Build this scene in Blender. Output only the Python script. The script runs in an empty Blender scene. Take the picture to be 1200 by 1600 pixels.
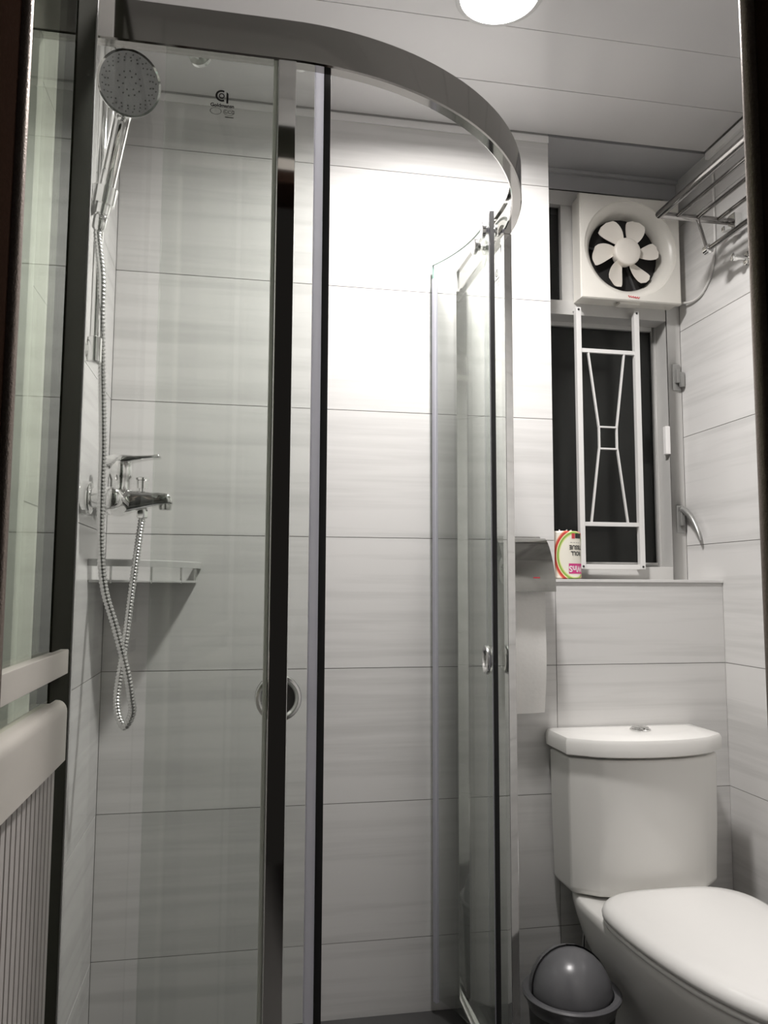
import bpy, bmesh, math, random
from mathutils import Vector, Matrix

random.seed(4)
SC = bpy.context.scene
COL = SC.collection
PI = math.pi

# ------------------------------------------------------------------ camera
CAM_Z = 1.0877
F_PX = 1233.66
YAW, PITCH, ROLL = 0.18179, 0.09334, 0.00399
cy, sy, cp, sp = math.cos(YAW), math.sin(YAW), math.cos(PITCH), math.sin(PITCH)
fwd = Vector((sy * cp, cy * cp, sp))
rgt0 = Vector((cy, -sy, 0))
up0 = rgt0.cross(fwd)
rgt = math.cos(ROLL) * rgt0 + math.sin(ROLL) * up0
upv = -math.sin(ROLL) * rgt0 + math.cos(ROLL) * up0
cam_data = bpy.data.cameras.new('camera')
cam_data.sensor_fit = 'VERTICAL'
cam_data.sensor_height = 24.0
cam_data.lens = F_PX / 1600 * 24.0
cam_data.clip_start = 0.02
cam = bpy.data.objects.new('camera', cam_data)
M = Matrix((rgt, upv, -fwd)).transposed().to_4x4()
M.translation = Vector((0, 0, CAM_Z))
cam.matrix_world = M
COL.objects.link(cam)
SC.camera = cam

# ------------------------------------------------------------------ world, exposure
world = bpy.data.worlds.new('night')
SC.world = world
world.use_nodes = True
world.node_tree.nodes['Background'].inputs[0].default_value = (0.55, 0.5, 0.45, 1)
world.node_tree.nodes['Background'].inputs[1].default_value = 0.02
SC.view_settings.view_transform = 'Standard'
SC.view_settings.look = 'None'
SC.view_settings.gamma = 1.0
SC.view_settings.use_curve_mapping = False
SC.view_settings.exposure = 0.0
LAMP_STRENGTH = 505.0
SC.cycles.max_bounces = 14
SC.cycles.diffuse_bounces = 6
SC.cycles.glossy_bounces = 8
SC.cycles.transmission_bounces = 8
SC.cycles.transparent_max_bounces = 40
SC.cycles.caustics_reflective = False
SC.cycles.caustics_refractive = False

# ------------------------------------------------------------------ room numbers (metres)
XL, XR = -0.2874, 1.2052        # left and right wall faces
YB, YF = 1.8163, 0.47           # back wall face, door wall inner face
YW = 1.973                      # window plane in the recess
ZC = 2.238                      # ceiling
XJ = 0.757                      # left jamb of the window recess
ZS = 1.106                      # window sill
GROUT = 0.0016

# ------------------------------------------------------------------ materials
MATS = {}
def new_mat(name):
    m = bpy.data.materials.new(name)
    m.use_nodes = True
    MATS[name] = m
    return m, m.node_tree.nodes, m.node_tree.links, m.node_tree.nodes['Principled BSDF']

def simple(name, col, rough=0.4, metal=0.0, noise=0.06, nscale=40.0, bump=0.0, spec=0.5, bscale=None):
    """principled paint with a little procedural variation of tone and relief"""
    m, N, L, P = new_mat(name)
    P.inputs['Roughness'].default_value = rough
    P.inputs['Metallic'].default_value = metal
    P.inputs['Specular IOR Level'].default_value = spec
    tc = N.new('ShaderNodeTexCoord')
    nz = N.new('ShaderNodeTexNoise')
    nz.inputs['Scale'].default_value = nscale
    nz.inputs['Detail'].default_value = 3
    L.new(tc.outputs['Object'], nz.inputs['Vector'])
    mx = N.new('ShaderNodeMix'); mx.data_type = 'RGBA'
    mx.inputs[6].default_value = tuple(c * (1 - noise) for c in col) + (1,)
    mx.inputs[7].default_value = tuple(min(1, c * (1 + noise)) for c in col) + (1,)
    L.new(nz.outputs['Fac'], mx.inputs[0])
    L.new(mx.outputs[2], P.inputs['Base Color'])
    if bump:
        bp = N.new('ShaderNodeBump')
        bp.inputs['Strength'].default_value = bump
        bp.inputs['Distance'].default_value = 0.001
        nb = nz
        if bscale:
            nb = N.new('ShaderNodeTexNoise'); nb.inputs['Scale'].default_value = bscale
            L.new(tc.outputs['Object'], nb.inputs['Vector'])
        L.new(nb.outputs['Fac'], bp.inputs['Height'])
        L.new(bp.outputs['Normal'], P.inputs['Normal'])
    return m

def tile_mat():
    m, N, L, P = new_mat('white_streaked_tile')
    geo = N.new('ShaderNodeNewGeometry')
    oi = N.new('ShaderNodeObjectInfo')
    mul = N.new('ShaderNodeMath'); mul.operation = 'MULTIPLY'; mul.inputs[1].default_value = 37.0
    L.new(oi.outputs['Random'], mul.inputs[0])
    def streak(sx, sz, detail, rough):
        mp = N.new('ShaderNodeMapping')
        mp.inputs['Scale'].default_value = (sx, sx, sz)
        L.new(geo.outputs['Position'], mp.inputs['Vector'])
        nz = N.new('ShaderNodeTexNoise'); nz.noise_dimensions = '4D'
        nz.inputs['Scale'].default_value = 1.0
        nz.inputs['Detail'].default_value = detail
        nz.inputs['Roughness'].default_value = rough
        nz.inputs['Distortion'].default_value = 0.25
        L.new(mp.outputs['Vector'], nz.inputs['Vector'])
        L.new(mul.outputs[0], nz.inputs['W'])
        return nz
    a = streak(1.3, 30, 4, 0.6)
    b = streak(3.0, 150, 3, 0.6)
    ra = N.new('ShaderNodeValToRGB')
    ra.color_ramp.elements[0].position = 0.36; ra.color_ramp.elements[1].position = 0.60
    L.new(a.outputs['Fac'], ra.inputs[0])
    ad = N.new('ShaderNodeMath'); ad.operation = 'MULTIPLY_ADD'
    ad.inputs[1].default_value = 0.45
    L.new(b.outputs['Fac'], ad.inputs[0])
    L.new(ra.outputs['Color'], ad.inputs[2])
    mx = N.new('ShaderNodeMix'); mx.data_type = 'RGBA'
    mx.clamp_factor = True
    mx.inputs[6].default_value = (0.55, 0.545, 0.535, 1)
    mx.inputs[7].default_value = (0.665, 0.657, 0.647, 1)
    L.new(ad.outputs[0], mx.inputs[0])
    L.new(mx.outputs[2], P.inputs['Base Color'])
    P.inputs['Roughness'].default_value = 0.17
    P.inputs['Specular IOR Level'].default_value = 0.5
    return m

def glass_mat(name, tint, rough=0.0):
    """clear toughened glass: tinted see-through, mirror-like towards grazing angles"""
    m, N, L, P = new_mat(name)
    N.remove(P)
    out = N['Material Output']
    tr = N.new('ShaderNodeBsdfTransparent'); tr.inputs[0].default_value = tint + (1,)
    gl = N.new('ShaderNodeBsdfGlossy'); gl.inputs['Roughness'].default_value = rough
    gl.inputs[0].default_value = (0.92, 0.95, 0.92, 1)
    fr = N.new('ShaderNodeFresnel'); fr.inputs[0].default_value = 1.5
    # the solid-pane fresnel seen from the far face would go total; use the outer-normal angle only
    lw = N.new('ShaderNodeLayerWeight'); lw.inputs['Blend'].default_value = 0.5
    pw = N.new('ShaderNodeMath'); pw.operation = 'POWER'; pw.inputs[1].default_value = 5.0
    L.new(lw.outputs['Facing'], pw.inputs[0])
    sc = N.new('ShaderNodeMath'); sc.operation = 'MULTIPLY_ADD'
    sc.inputs[1].default_value = 0.96; sc.inputs[2].default_value = 0.04
    L.new(pw.outputs[0], sc.inputs[0])
    N.remove(fr)
    mx = N.new('ShaderNodeMixShader')
    L.new(sc.outputs[0], mx.inputs[0])
    L.new(tr.outputs[0], mx.inputs[1]); L.new(gl.outputs[0], mx.inputs[2])
    L.new(mx.outputs[0], out.inputs['Surface'])
    return m

T = tile_mat()
simple('grout', (0.20, 0.19, 0.18), 0.9)
simple('plaster_grey', (0.42, 0.42, 0.43), 0.6, noise=0.03)
simple('ceiling_panel', (0.62, 0.61, 0.61), 0.22, noise=0.015, nscale=6)
simple('ceiling_gap', (0.02, 0.02, 0.02), 0.8)
simple('chrome', (0.83, 0.83, 0.82), 0.045, 1.0, noise=0.015, nscale=8)
simple('satin_steel', (0.66, 0.66, 0.65), 0.22, 1.0, noise=0.05, nscale=60)
simple('dark_steel', (0.42, 0.42, 0.40), 0.10, 1.0, noise=0.12, nscale=30)
simple('latch_grey', (0.36, 0.36, 0.35), 0.35, 0.6, noise=0.05)
simple('black_rubber', (0.012, 0.012, 0.013), 0.45)
def vinyl_mat():
    """milky see-through seal that glows with the light from behind"""
    m = simple('lilac_vinyl', (0.78, 0.77, 0.86), 0.3, noise=0.03)
    N, L = m.node_tree.nodes, m.node_tree.links
    tl_ = N.new('ShaderNodeBsdfTranslucent'); tl_.inputs[0].default_value = (0.93, 0.92, 0.97, 1)
    mx_ = N.new('ShaderNodeMixShader'); mx_.inputs[0].default_value = 0.72
    L.new(N['Principled BSDF'].outputs[0], mx_.inputs[1]); L.new(tl_.outputs[0], mx_.inputs[2])
    L.new(mx_.outputs[0], N['Material Output'].inputs['Surface'])
vinyl_mat()
simple('glass_edge', (0.25, 0.42, 0.36), 0.15)
simple('glass_edge_pale', (0.70, 0.74, 0.66), 0.2)
simple('porcelain', (0.80, 0.79, 0.765), 0.12, noise=0.01, nscale=10)
simple('seat_plastic', (0.82, 0.81, 0.79), 0.16, noise=0.01, nscale=10)
simple('cream_plastic', (0.70, 0.665, 0.60), 0.35, noise=0.02)
simple('fan_plastic', (0.72, 0.70, 0.65), 0.3, noise=0.02)
simple('blade_plastic', (0.80, 0.76, 0.70), 0.35, noise=0.02)
simple('duct_shade', (0.012, 0.011, 0.011), 0.8)
simple('bronze_paint', (0.030, 0.017, 0.012), 0.55, 0.0, noise=0.25, nscale=350, bump=0.2, bscale=700, spec=0.0)
simple('bronze_highlight', (0.30, 0.25, 0.22), 0.38, 0.8, noise=0.3, nscale=500, bump=0.35, bscale=900)  # jamb's edge highlight put into the colour of a lighter metal
simple('bronze_dark', (0.022, 0.022, 0.016), 0.8, 0.0, spec=0.05, noise=0.12, nscale=200)
simple('door_cream', (0.62, 0.58, 0.53), 0.35, noise=0.03)
simple('door_panel', (0.50, 0.47, 0.45), 0.45, noise=0.03)
simple('alu_grey', (0.52, 0.515, 0.50), 0.35, 0.0, noise=0.03)
simple('alu_white', (0.66, 0.655, 0.645), 0.35, noise=0.02)
simple('white_paint', (0.82, 0.81, 0.80), 0.35, noise=0.02)
simple('paper', (0.85, 0.835, 0.81), 0.9, noise=0.03, nscale=120, bump=0.3)
simple('cardboard', (0.45, 0.36, 0.26), 0.9)
simple('bin_plastic', (0.14, 0.14, 0.148), 0.28, noise=0.03)
simple('bin_dark', (0.05, 0.05, 0.052), 0.4)
simple('red_print', (0.55, 0.04, 0.06), 0.5)
simple('black_print', (0.015, 0.015, 0.015), 0.5)
simple('grey_print', (0.22, 0.22, 0.21), 0.5)
simple('pink_print', (0.60, 0.03, 0.21), 0.5)
simple('white_print', (0.80, 0.74, 0.76), 0.5)
simple('cord_white', (0.70, 0.69, 0.67), 0.4)
simple('nozzle_plate', (0.34, 0.34, 0.34), 0.3, 0.0, noise=0.1, nscale=400)
simple('nozzle_rubber', (0.10, 0.10, 0.10), 0.6)
simple('dark_stone', (0.035, 0.034, 0.033), 0.25, noise=0.6, nscale=160)
simple('lamp_cone', (0.55, 0.55, 0.54), 0.35, noise=0.01)
simple('chrome_reflect_dark', (0.34, 0.33, 0.32), 0.10, 1.0, noise=0.03, nscale=8)  # rack chrome, darkened so its colour carries the dim room's reflection
simple('tray_acrylic', (0.045, 0.045, 0.045), 0.3)
simple('rail_steel', (0.40, 0.39, 0.375), 0.07, 1.0, noise=0.04, nscale=5)
simple('shelf_plastic', (0.50, 0.50, 0.49), 0.3, 0.3)
glass_mat('shower_glass', (0.953, 0.964, 0.953))
glass_mat('door_glass', (0.90, 0.93, 0.86))
glass_mat('window_glass', (0.4, 0.4, 0.4), 0.3)

m, N, L, P = new_mat('lamp_diffuser')
P.inputs['Base Color'].default_value = (0.9, 0.9, 0.9, 1)
P.inputs['Emission Color'].default_value = (1.0, 0.965, 0.94, 1)
P.inputs['Emission Strength'].default_value = LAMP_STRENGTH

def wrapper_mat():
    """printed tissue wrapper: red, yellow and green arcs around an oval cream field"""
    m, N, L, P = new_mat('tissue_wrapper')
    tc = N.new('ShaderNodeTexCoord')
    sx = N.new('ShaderNodeSeparateXYZ'); L.new(tc.outputs['Object'], sx.inputs[0])
    at = N.new('ShaderNodeMath'); at.operation = 'ARCTAN2'
    ng = N.new('ShaderNodeMath'); ng.operation = 'MULTIPLY'; ng.inputs[1].default_value = -1
    L.new(sx.outputs['Y'], ng.inputs[0])
    L.new(sx.outputs['X'], at.inputs[0]); L.new(ng.outputs[0], at.inputs[1])
    a0 = N.new('ShaderNodeMath'); a0.operation = 'SUBTRACT'; a0.inputs[1].default_value = 0.36
    L.new(at.outputs[0], a0.inputs[0])
    a1 = N.new('ShaderNodeMath'); a1.operation = 'DIVIDE'; a1.inputs[1].default_value = 0.98
    L.new(a0.outputs[0], a1.inputs[0])
    z0 = N.new('ShaderNodeMath'); z0.operation = 'SUBTRACT'; z0.inputs[1].default_value = 0.0575
    L.new(sx.outputs['Z'], z0.inputs[0])
    z1 = N.new('ShaderNodeMath'); z1.operation = 'DIVIDE'; z1.inputs[1].default_value = 0.062
    L.new(z0.outputs[0], z1.inputs[0])
    cb = N.new('ShaderNodeCombineXYZ')
    L.new(a1.outputs[0], cb.inputs[0]); L.new(z1.outputs[0], cb.inputs[1])
    ln = N.new('ShaderNodeVectorMath'); ln.operation = 'LENGTH'
    L.new(cb.outputs[0], ln.inputs[0])
    rp = N.new('ShaderNodeValToRGB')
    cr = rp.color_ramp; cr.interpolation = 'CONSTANT'
    cols = [(0.0, (0.80, 0.77, 0.68)), (0.42, (0.66, 0.72, 0.32)), (0.445, (0.26, 0.42, 0.08)), (0.485, (0.78, 0.72, 0.45)),
            (0.505, (0.55, 0.06, 0.05)), (0.555, (0.75, 0.35, 0.22)), (0.58, (0.80, 0.76, 0.68))]
    cr.elements[0].position = 0; cr.elements[0].color = cols[0][1] + (1,)
    cr.elements[1].position = cols[1][0]; cr.elements[1].color = cols[1][1] + (1,)
    for p, c in cols[2:]:
        e = cr.elements.new(p); e.color = c + (1,)
    hf = N.new('ShaderNodeMath'); hf.operation = 'MULTIPLY'; hf.inputs[1].default_value = 0.5
    L.new(ln.outputs['Value'], hf.inputs[0])
    L.new(hf.outputs[0], rp.inputs[0])
    L.new(rp.outputs[0], P.inputs['Base Color'])
    P.inputs['Roughness'].default_value = 0.35
wrapper_mat()

# ------------------------------------------------------------------ mesh helpers (world coordinates)
def world_loc(o):
    v = Vector((0, 0, 0))
    while o is not None:
        v += o.location
        o = o.parent
    return v

class MB:
    def __init__(s):
        s.v, s.f, s.mi = [], [], []
    def face(s, idx, mi=0):
        s.f.append(idx); s.mi.append(mi)
    def box(s, x0, x1, y0, y1, z0, z1, mi=0):
        b = len(s.v)
        s.v += [(x, y, z) for z in (z0, z1) for y in (y0, y1) for x in (x0, x1)]
        for q in ((0, 2, 3, 1), (4, 5, 7, 6), (0, 1, 5, 4), (2, 6, 7, 3), (0, 4, 6, 2), (1, 3, 7, 5)):
            s.face([b + i for i in q], mi)
        return s
    def rings(s, rs, closed=False, cap0=True, cap1=True, mi=0):
        """rs: list of equally long closed rings"""
        b = len(s.v); n = len(rs[0])
        for r in rs: s.v += [tuple(p) for p in r]
        k = len(rs)
        for i in range(k if closed else k - 1):
            a0, a1 = b + i * n, b + ((i + 1) % k) * n
            for j in range(n):
                s.face([a0 + j, a0 + (j + 1) % n, a1 + (j + 1) % n, a1 + j], mi)
        if not closed:
            if cap0: s.face([b + j for j in range(n)][::-1], mi)
            if cap1: s.face([b + (k - 1) * n + j for j in range(n)], mi)
        return s
    def tube(s, pts, r, n=12, mi=0, cap=True):
        pts = [Vector(p) for p in pts]
        rad = r if isinstance(r, (list, tuple)) else [r] * len(pts)
        rs = []
        ref = None
        for i, p in enumerate(pts):
            t = (pts[min(i + 1, len(pts) - 1)] - pts[max(i - 1, 0)]).normalized()
            if ref is None:
                ref = t.orthogonal().normalized()
            u = (ref - t * ref.dot(t)).normalized(); w = t.cross(u)
            ref = u
            rs.append([p + (u * math.cos(2 * PI * k / n) + w * math.sin(2 * PI * k / n)) * rad[i] for k in range(n)])
        return s.rings(rs, cap0=cap, cap1=cap, mi=mi)
    def cyl(s, a, b, r0, r1=None, n=24, mi=0):
        a, b = Vector(a), Vector(b)
        return s.tube([a, b], [r0, r0 if r1 is None else r1], n, mi)
    def lathe(s, org, axis, prof, n=32, mi=0, cap=True):
        """prof: (distance along axis, radius)"""
        org, t = Vector(org), Vector(axis).normalized()
        u = t.orthogonal().normalized(); w = t.cross(u)
        rs = [[org + t * h + (u * math.cos(2 * PI * k / n) + w * math.sin(2 * PI * k / n)) * max(r, 1e-5) for k in range(n)] for h, r in prof]
        return s.rings(rs, cap0=cap, cap1=cap, mi=mi)
    def prism(s, outline, z0, z1, mi=0):
        return s.rings([[(x, y, z0) for x, y in outline], [(x, y, z1) for x, y in outline]], mi=mi)
    def sweep(s, path, prof, mi=0, cap=True):
        """path: (x,y) plan points with outward normals ((x,y),(nx,ny)); prof: (offset along normal, z)"""
        rs = [[(p[0] + n[0] * o, p[1] + n[1] * o, z) for o, z in prof] for p, n in path]
        return s.rings(rs, cap0=cap, cap1=cap, mi=mi)
    def build(s, name, mat, parent=None, smooth=None, bevel=0.0, segs=2, loc=None):
        base = world_loc(parent) if parent is not None else Vector((0, 0, 0))
        org = Vector(loc) if loc is not None else base
        me = bpy.data.meshes.new(name)
        me.from_pydata([tuple(Vector(p) - org) for p in s.v], [], s.f)
        for mm in (mat if isinstance(mat, (list, tuple)) else [mat]):
            me.materials.append(MATS[mm])
        for p, k in zip(me.polygons, s.mi): p.material_index = k
        bm = bmesh.new(); bm.from_mesh(me)
        bmesh.ops.remove_doubles(bm, verts=bm.verts, dist=1e-6)
        bmesh.ops.recalc_face_normals(bm, faces=bm.faces)
        if bevel:
            ed = [e for e in bm.edges if len(e.link_faces) == 2 and e.calc_face_angle(0) > math.radians(35)]
            bmesh.ops.bevel(bm, geom=ed, offset=bevel, segments=segs, affect='EDGES', profile=0.5, clamp_overlap=True)
        bm.to_mesh(me); bm.free()
        if smooth is None and bevel: smooth = 40
        if smooth is not None:
            me.shade_smooth()
            me.set_sharp_from_angle(angle=math.radians(smooth))
        o = bpy.data.objects.new(name, me)
        COL.objects.link(o)
        o.location = org - base
        o.parent = parent
        if bevel:
            wn = o.modifiers.new('weighted', 'WEIGHTED_NORMAL'); wn.keep_sharp = True
        return o

def tag(o, label=None, cat=None, group=None, kind=None):
    if label: o['label'] = label
    if cat: o['category'] = cat
    if group: o['group'] = group
    if kind: o['kind'] = kind
    return o

def thing(name, loc, label, cat, group=None):
    o = bpy.data.objects.new(name, None)
    o.empty_display_size = 0.05
    COL.objects.link(o)
    o.location = loc
    return tag(o, label, cat, group)

def smooth_path(pts, n=12):
    """catmull-rom through the points"""
    P = [Vector(p) for p in pts]
    out = []
    for i in range(len(P) - 1):
        p0, p1, p2, p3 = P[max(i - 1, 0)], P[i], P[i + 1], P[min(i + 2, len(P) - 1)]
        for k in range(n):
            t = k / n
            out.append(0.5 * ((2 * p1) + (p2 - p0) * t + (2 * p0 - 5 * p1 + 4 * p2 - p3) * t * t + (3 * p1 - p0 - 3 * p2 + p3) * t ** 3))
    out.append(P[-1])
    return out

def text_mesh(txt, size, bold=0.0):
    """flat outline of the words, centred, in the x-y plane"""
    cu = bpy.data.curves.new('lettering', 'FONT')
    cu.body = txt; cu.size = size; cu.offset = bold
    cu.align_x = 'CENTER'; cu.align_y = 'CENTER'
    cu.resolution_u = 3
    ob = bpy.data.objects.new('lettering', cu)
    COL.objects.link(ob)
    dg = bpy.context.evaluated_depsgraph_get()
    me = bpy.data.meshes.new_from_object(ob.evaluated_get(dg))
    vs = [v.co.copy() for v in me.vertices]
    fs = [list(p.vertices) for p in me.polygons]
    bpy.data.objects.remove(ob); bpy.data.curves.remove(cu); bpy.data.meshes.remove(me)
    return vs, fs

# ------------------------------------------------------------------ structure: walls with single tiles
TILE_CACHE = {}
def tile_mesh(w, h, mat='white_streaked_tile', t=0.006):
    k = (round(w, 4), round(h, 4), mat)
    if k not in TILE_CACHE:
        bm = bmesh.new()
        bmesh.ops.create_cube(bm, size=1.0, matrix=Matrix.Diagonal((w, t, h, 1)))
        me = bpy.data.meshes.new('tile'); bm.to_mesh(me); bm.free()
        me.materials.append(MATS[mat])
        TILE_CACHE[k] = me
    return TILE_CACHE[k]

def lay_tiles(wall, side, cuts, zcuts, face):
    """tiles whose visible face lies at `face`; side gives the axis the face looks along"""
    for (u0, u1) in cuts:
        for (z0, z1) in zcuts:
            w, h = u1 - u0 - GROUT, z1 - z0 - GROUT
            o = bpy.data.objects.new('tile', tile_mesh(w, h))
            COL.objects.link(o); o.parent = wall
            c, z = (u0 + u1) / 2, (z0 + z1) / 2
            if side == '-y': o.location = (c, face + 0.003, z)
            if side == '+y': o.location = (c, face - 0.003, z)
            if side == '-x': o.location = (face + 0.003, c, z); o.rotation_euler.z = PI / 2
            if side == '+x': o.location = (face - 0.003, c, z); o.rotation_euler.z = PI / 2

rows = [(0.3 * i, 0.3 * (i + 1)) for i in range(7)] + [(2.1, ZC + 0.02)]
TT = 0.0015     # grout bed lies this far behind the tile faces
# back wall: full height beside the recess, low under the window, plus the recess itself
m = MB()
m.box(XL - 0.1, XJ - TT, YB + TT, YW + 0.12, 0, ZC + 0.12)
m.box(XJ - TT, XR + 0.1, YB + TT, YW + 0.12, 0, ZS - 0.008)
wall_back = tag(m.build('wall_back', 'grout'), kind='structure')
lay_tiles(wall_back, '-y', [(XL, 0.190), (0.190, XJ)], rows, YB)
lay_tiles(wall_back, '-y', [(XJ, XR)], rows[:3] + [(0.9, ZS - 0.007)], YB)
lay_tiles(wall_back, '+x', [(YB + 0.007, YW)], [(ZS, 1.2)] + rows[4:], XJ)
m = MB().box(XJ, XR, YW, YW + 0.12, 2.182, ZC)
tag(m.build('wall_recess', 'plaster_grey'), kind='structure')
tag(MB().box(XJ, XR, YW - 0.014, YW, 2.228, ZC).build('trim_recess', 'plaster_grey', bevel=0.002), kind='structure')
m = MB().box(XJ, XR, YB - 0.004, YW + 0.12, ZS - 0.0075, ZS)
tag(m.build('trim_sill', 'white_streaked_tile', bevel=0.001), kind='structure')
m = MB().box(XJ - 0.1, XR + 0.1, YB + 0.006, YW + 0.12, ZC, ZC + 0.1)
tag(m.build('ceiling_recess', 'plaster_grey'), kind='structure')

wall_left = tag(MB().box(XL - 0.1, XL - TT, YF - 0.12, YW, 0, ZC + 0.12).build('wall_left', 'grout'), kind='structure')
lay_tiles(wall_left, '+x', [(YF, 0.616), (0.616, 1.216), (1.216, YB)], rows, XL)
wall_right = tag(MB().box(XR + TT, XR + 0.1, YF - 0.12, YW + 0.12, 0, ZC + 0.12).build('wall_right', 'grout'), kind='structure')
lay_tiles(wall_right, '-x', [(YF, 0.78), (0.78, 1.38), (1.38, YW)], rows, XR)

# door wall and the bronze frame of the doorway
DXL, DXR, DZ = -0.132, 0.349, 1.912     # clear opening
m = MB()
m.box(XL - 0.1, DXL - 0.035, 0.365, YF - TT, 0, ZC + 0.12)
m.box(DXR + 0.035, XR + 0.1, 0.365, YF - TT, 0, ZC + 0.12)
m.box(DXL - 0.035, DXR + 0.035, 0.365, YF - TT, DZ + 0.125, ZC + 0.12)
wall_front = tag(m.build('wall_front', 'grout'), kind='structure')
lay_tiles(wall_front, '+y', [(DXR + 0.035, 0.80), (0.80, XR)], rows, YF)
lay_tiles(wall_front, '+y', [(XL, DXL - 0.035)], rows, YF)
lay_tiles(wall_front, '+y', [(DXL - 0.035, DXR + 0.035)], [(DZ + 0.125, 2.1), rows[7]], YF)

door_1 = tag(bpy.data.objects.new('door_1', None), kind='structure'); COL.objects.link(door_1)
door_1.location = ((DXL + DXR) / 2, 0.42, 0)
for x0, x1, e in ((DXL - 0.034, DXL, DXL), (DXR, DXR + 0.034, DXR)):
    m = MB().box(x0, x1, 0.36, 0.478, 0, DZ + 0.124)
    j = m.build('jamb', 'bronze_paint', door_1, bevel=0.006, segs=4)
    s = -1 if e == DXR else 1
    br = 0.0058 if e == DXL else 0.0085
    bc = e - s * (br - 0.0048)
    mm = MB().tube([(bc, 0.4725, 0), (bc, 0.4725, DZ)], br, 20)
    mm.build('jamb_bead', 'bronze_highlight', j, smooth=60)
MB().box(DXL, DXR, 0.36, 0.478, DZ, DZ + 0.03).build('door_head', 'bronze_paint', door_1, bevel=0.006, segs=3)
MB().box(DXL, DXR, 0.36, 0.474, DZ + 0.03, DZ + 0.055).build('head_strip', 'door_cream', door_1, bevel=0.002)
MB().box(DXL, DXR, 0.36, 0.478, DZ + 0.055, DZ + 0.124).build('track_cover', 'bronze_dark', door_1, bevel=0.003)

# floor of dark stone tiles
floor = tag(MB().box(XL - 0.1, XR + 0.1, -1.2, YW + 0.12, -0.12, -0.0015).build('floor', 'grout'), kind='structure')
fm = {}
ys = [YF - 0.11, 0.616, 0.916, 1.216, 1.516, YB]
xs = [XL, 0.013, 0.313, 0.613, 0.913, XR]
for i in range(5):
    for k in range(5):
        w, d = xs[i + 1] - xs[i] - 0.002, ys[k + 1] - ys[k] - 0.002
        o = bpy.data.objects.new('tile', tile_mesh(w, d, 'dark_stone', 0.006))
        COL.objects.link(o); o.parent = floor
        o.location = ((xs[i] + xs[i + 1]) / 2, (ys[k] + ys[k + 1]) / 2, -0.003)
        o.rotation_euler.x = PI / 2

# ceiling: metal strips running across the room with a dark shadow gap by the walls
ceiling = tag(MB().box(XL - 0.1, XR + 0.1, YF - 0.12, YB + 0.004, ZC + 0.065, ZC + 0.12).build('ceiling', 'ceiling_gap'), kind='structure')
LX, LY, LR = 0.478, 1.3765, 0.0785      # lamp cut-out
yj = [YB - 0.004, 1.637, 1.457, 1.277, 1.097, 0.917, 0.737, 0.557, YF + 0.001]
for a, b in zip(yj[1:], yj[:-1]):
    x0, x1, y0, y1 = XL + 0.004, XR - 0.012, a + 0.0008, b - 0.0008
    if y0 < LY < y1:                      # this strip is cut out round the lamp
        m = MB()
        for s_, xe in ((-1, x0), (1, x1)):
            arc = [(LX + s_ * LR * math.sin(t), LY - LR * math.cos(t)) for t in [PI * k / 24 for k in range(25)]]
            m.prism([(xe, y0), (LX, y0)] + arc + [(LX, y1), (xe, y1)], ZC, ZC + 0.008)
        m.build('ceiling_strip', 'ceiling_panel', ceiling)
        continue
    m = MB().box(x0, x1, y0, y1, ZC, ZC + 0.008)
    m.build('ceiling_strip', 'ceiling_panel', ceiling, bevel=0.0012)
# angle trim below the ceiling
for i, (x0, x1, y0, y1) in enumerate(((XL, XJ, YB - 0.004, YB), (XL, XL + 0.004, YF, YB - 0.004), (XR - 0.010, XR, YF, YB - 0.004))):
    tag(MB().box(x0, x1, y0, y1, ZC - 0.022, ZC - 0.004).build('trim_%d' % (i + 1), 'white_paint', bevel=0.001), kind='structure')

# ------------------------------------------------------------------ window in the recess
win = tag(bpy.data.objects.new('window_1', None), kind='structure'); COL.objects.link(win)
win.location = (0.98, YW, ZS)
Y2 = 2.034
m = MB()
m.box(1.163, XR, YW, Y2, ZS, 2.182)                 # right stile
m.box(XJ, 0.800, YW, Y2, ZS, 2.182)                 # left stile
m.box(0.800, 1.163, YW, Y2, ZS, 1.142)              # bottom rail
m.box(0.800, 1.163, YW, Y2, 1.828, 1.868)           # transom
m.box(0.800, 1.163, YW, Y2, 2.140, 2.182)           # head
m.build('window_frame', 'alu_grey', win, bevel=0.0015)
m = MB()
m.box(0.800, 0.812, Y2 - 0.006, Y2 + 0.02, 1.142, 1.828); m.box(1.150, 1.163, Y2 - 0.006, Y2 + 0.02, 1.142, 1.828)
m.box(0.812, 1.150, Y2 - 0.006, Y2 + 0.02, 1.142, 1.155); m.box(0.812, 1.150, Y2 - 0.006, Y2 + 0.02, 1.816, 1.828)
m.build('window_sash', 'alu_grey', win, bevel=0.001)
MB().box(0.812, 1.150, Y2 + 0.004, Y2 + 0.010, 1.155, 1.816).build('pane', 'window_glass', win)
MB().box(0.800, 0.857, YW + 0.020, YW + 0.026, 1.868, 2.140).build('pane', 'window_glass', win)
MB().box(0.857, 1.163, YW + 0.004, YW + 0.03, 1.868, 2.140).build('infill_panel', 'alu_grey', win, bevel=0.001)
tag(MB().box(1.150, 1.164, YW - 0.004, YW + 0.012, 1.452, 1.530).build('sash_grip', 'white_paint', win, bevel=0.002), 'small white plastic sash grip')
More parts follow.
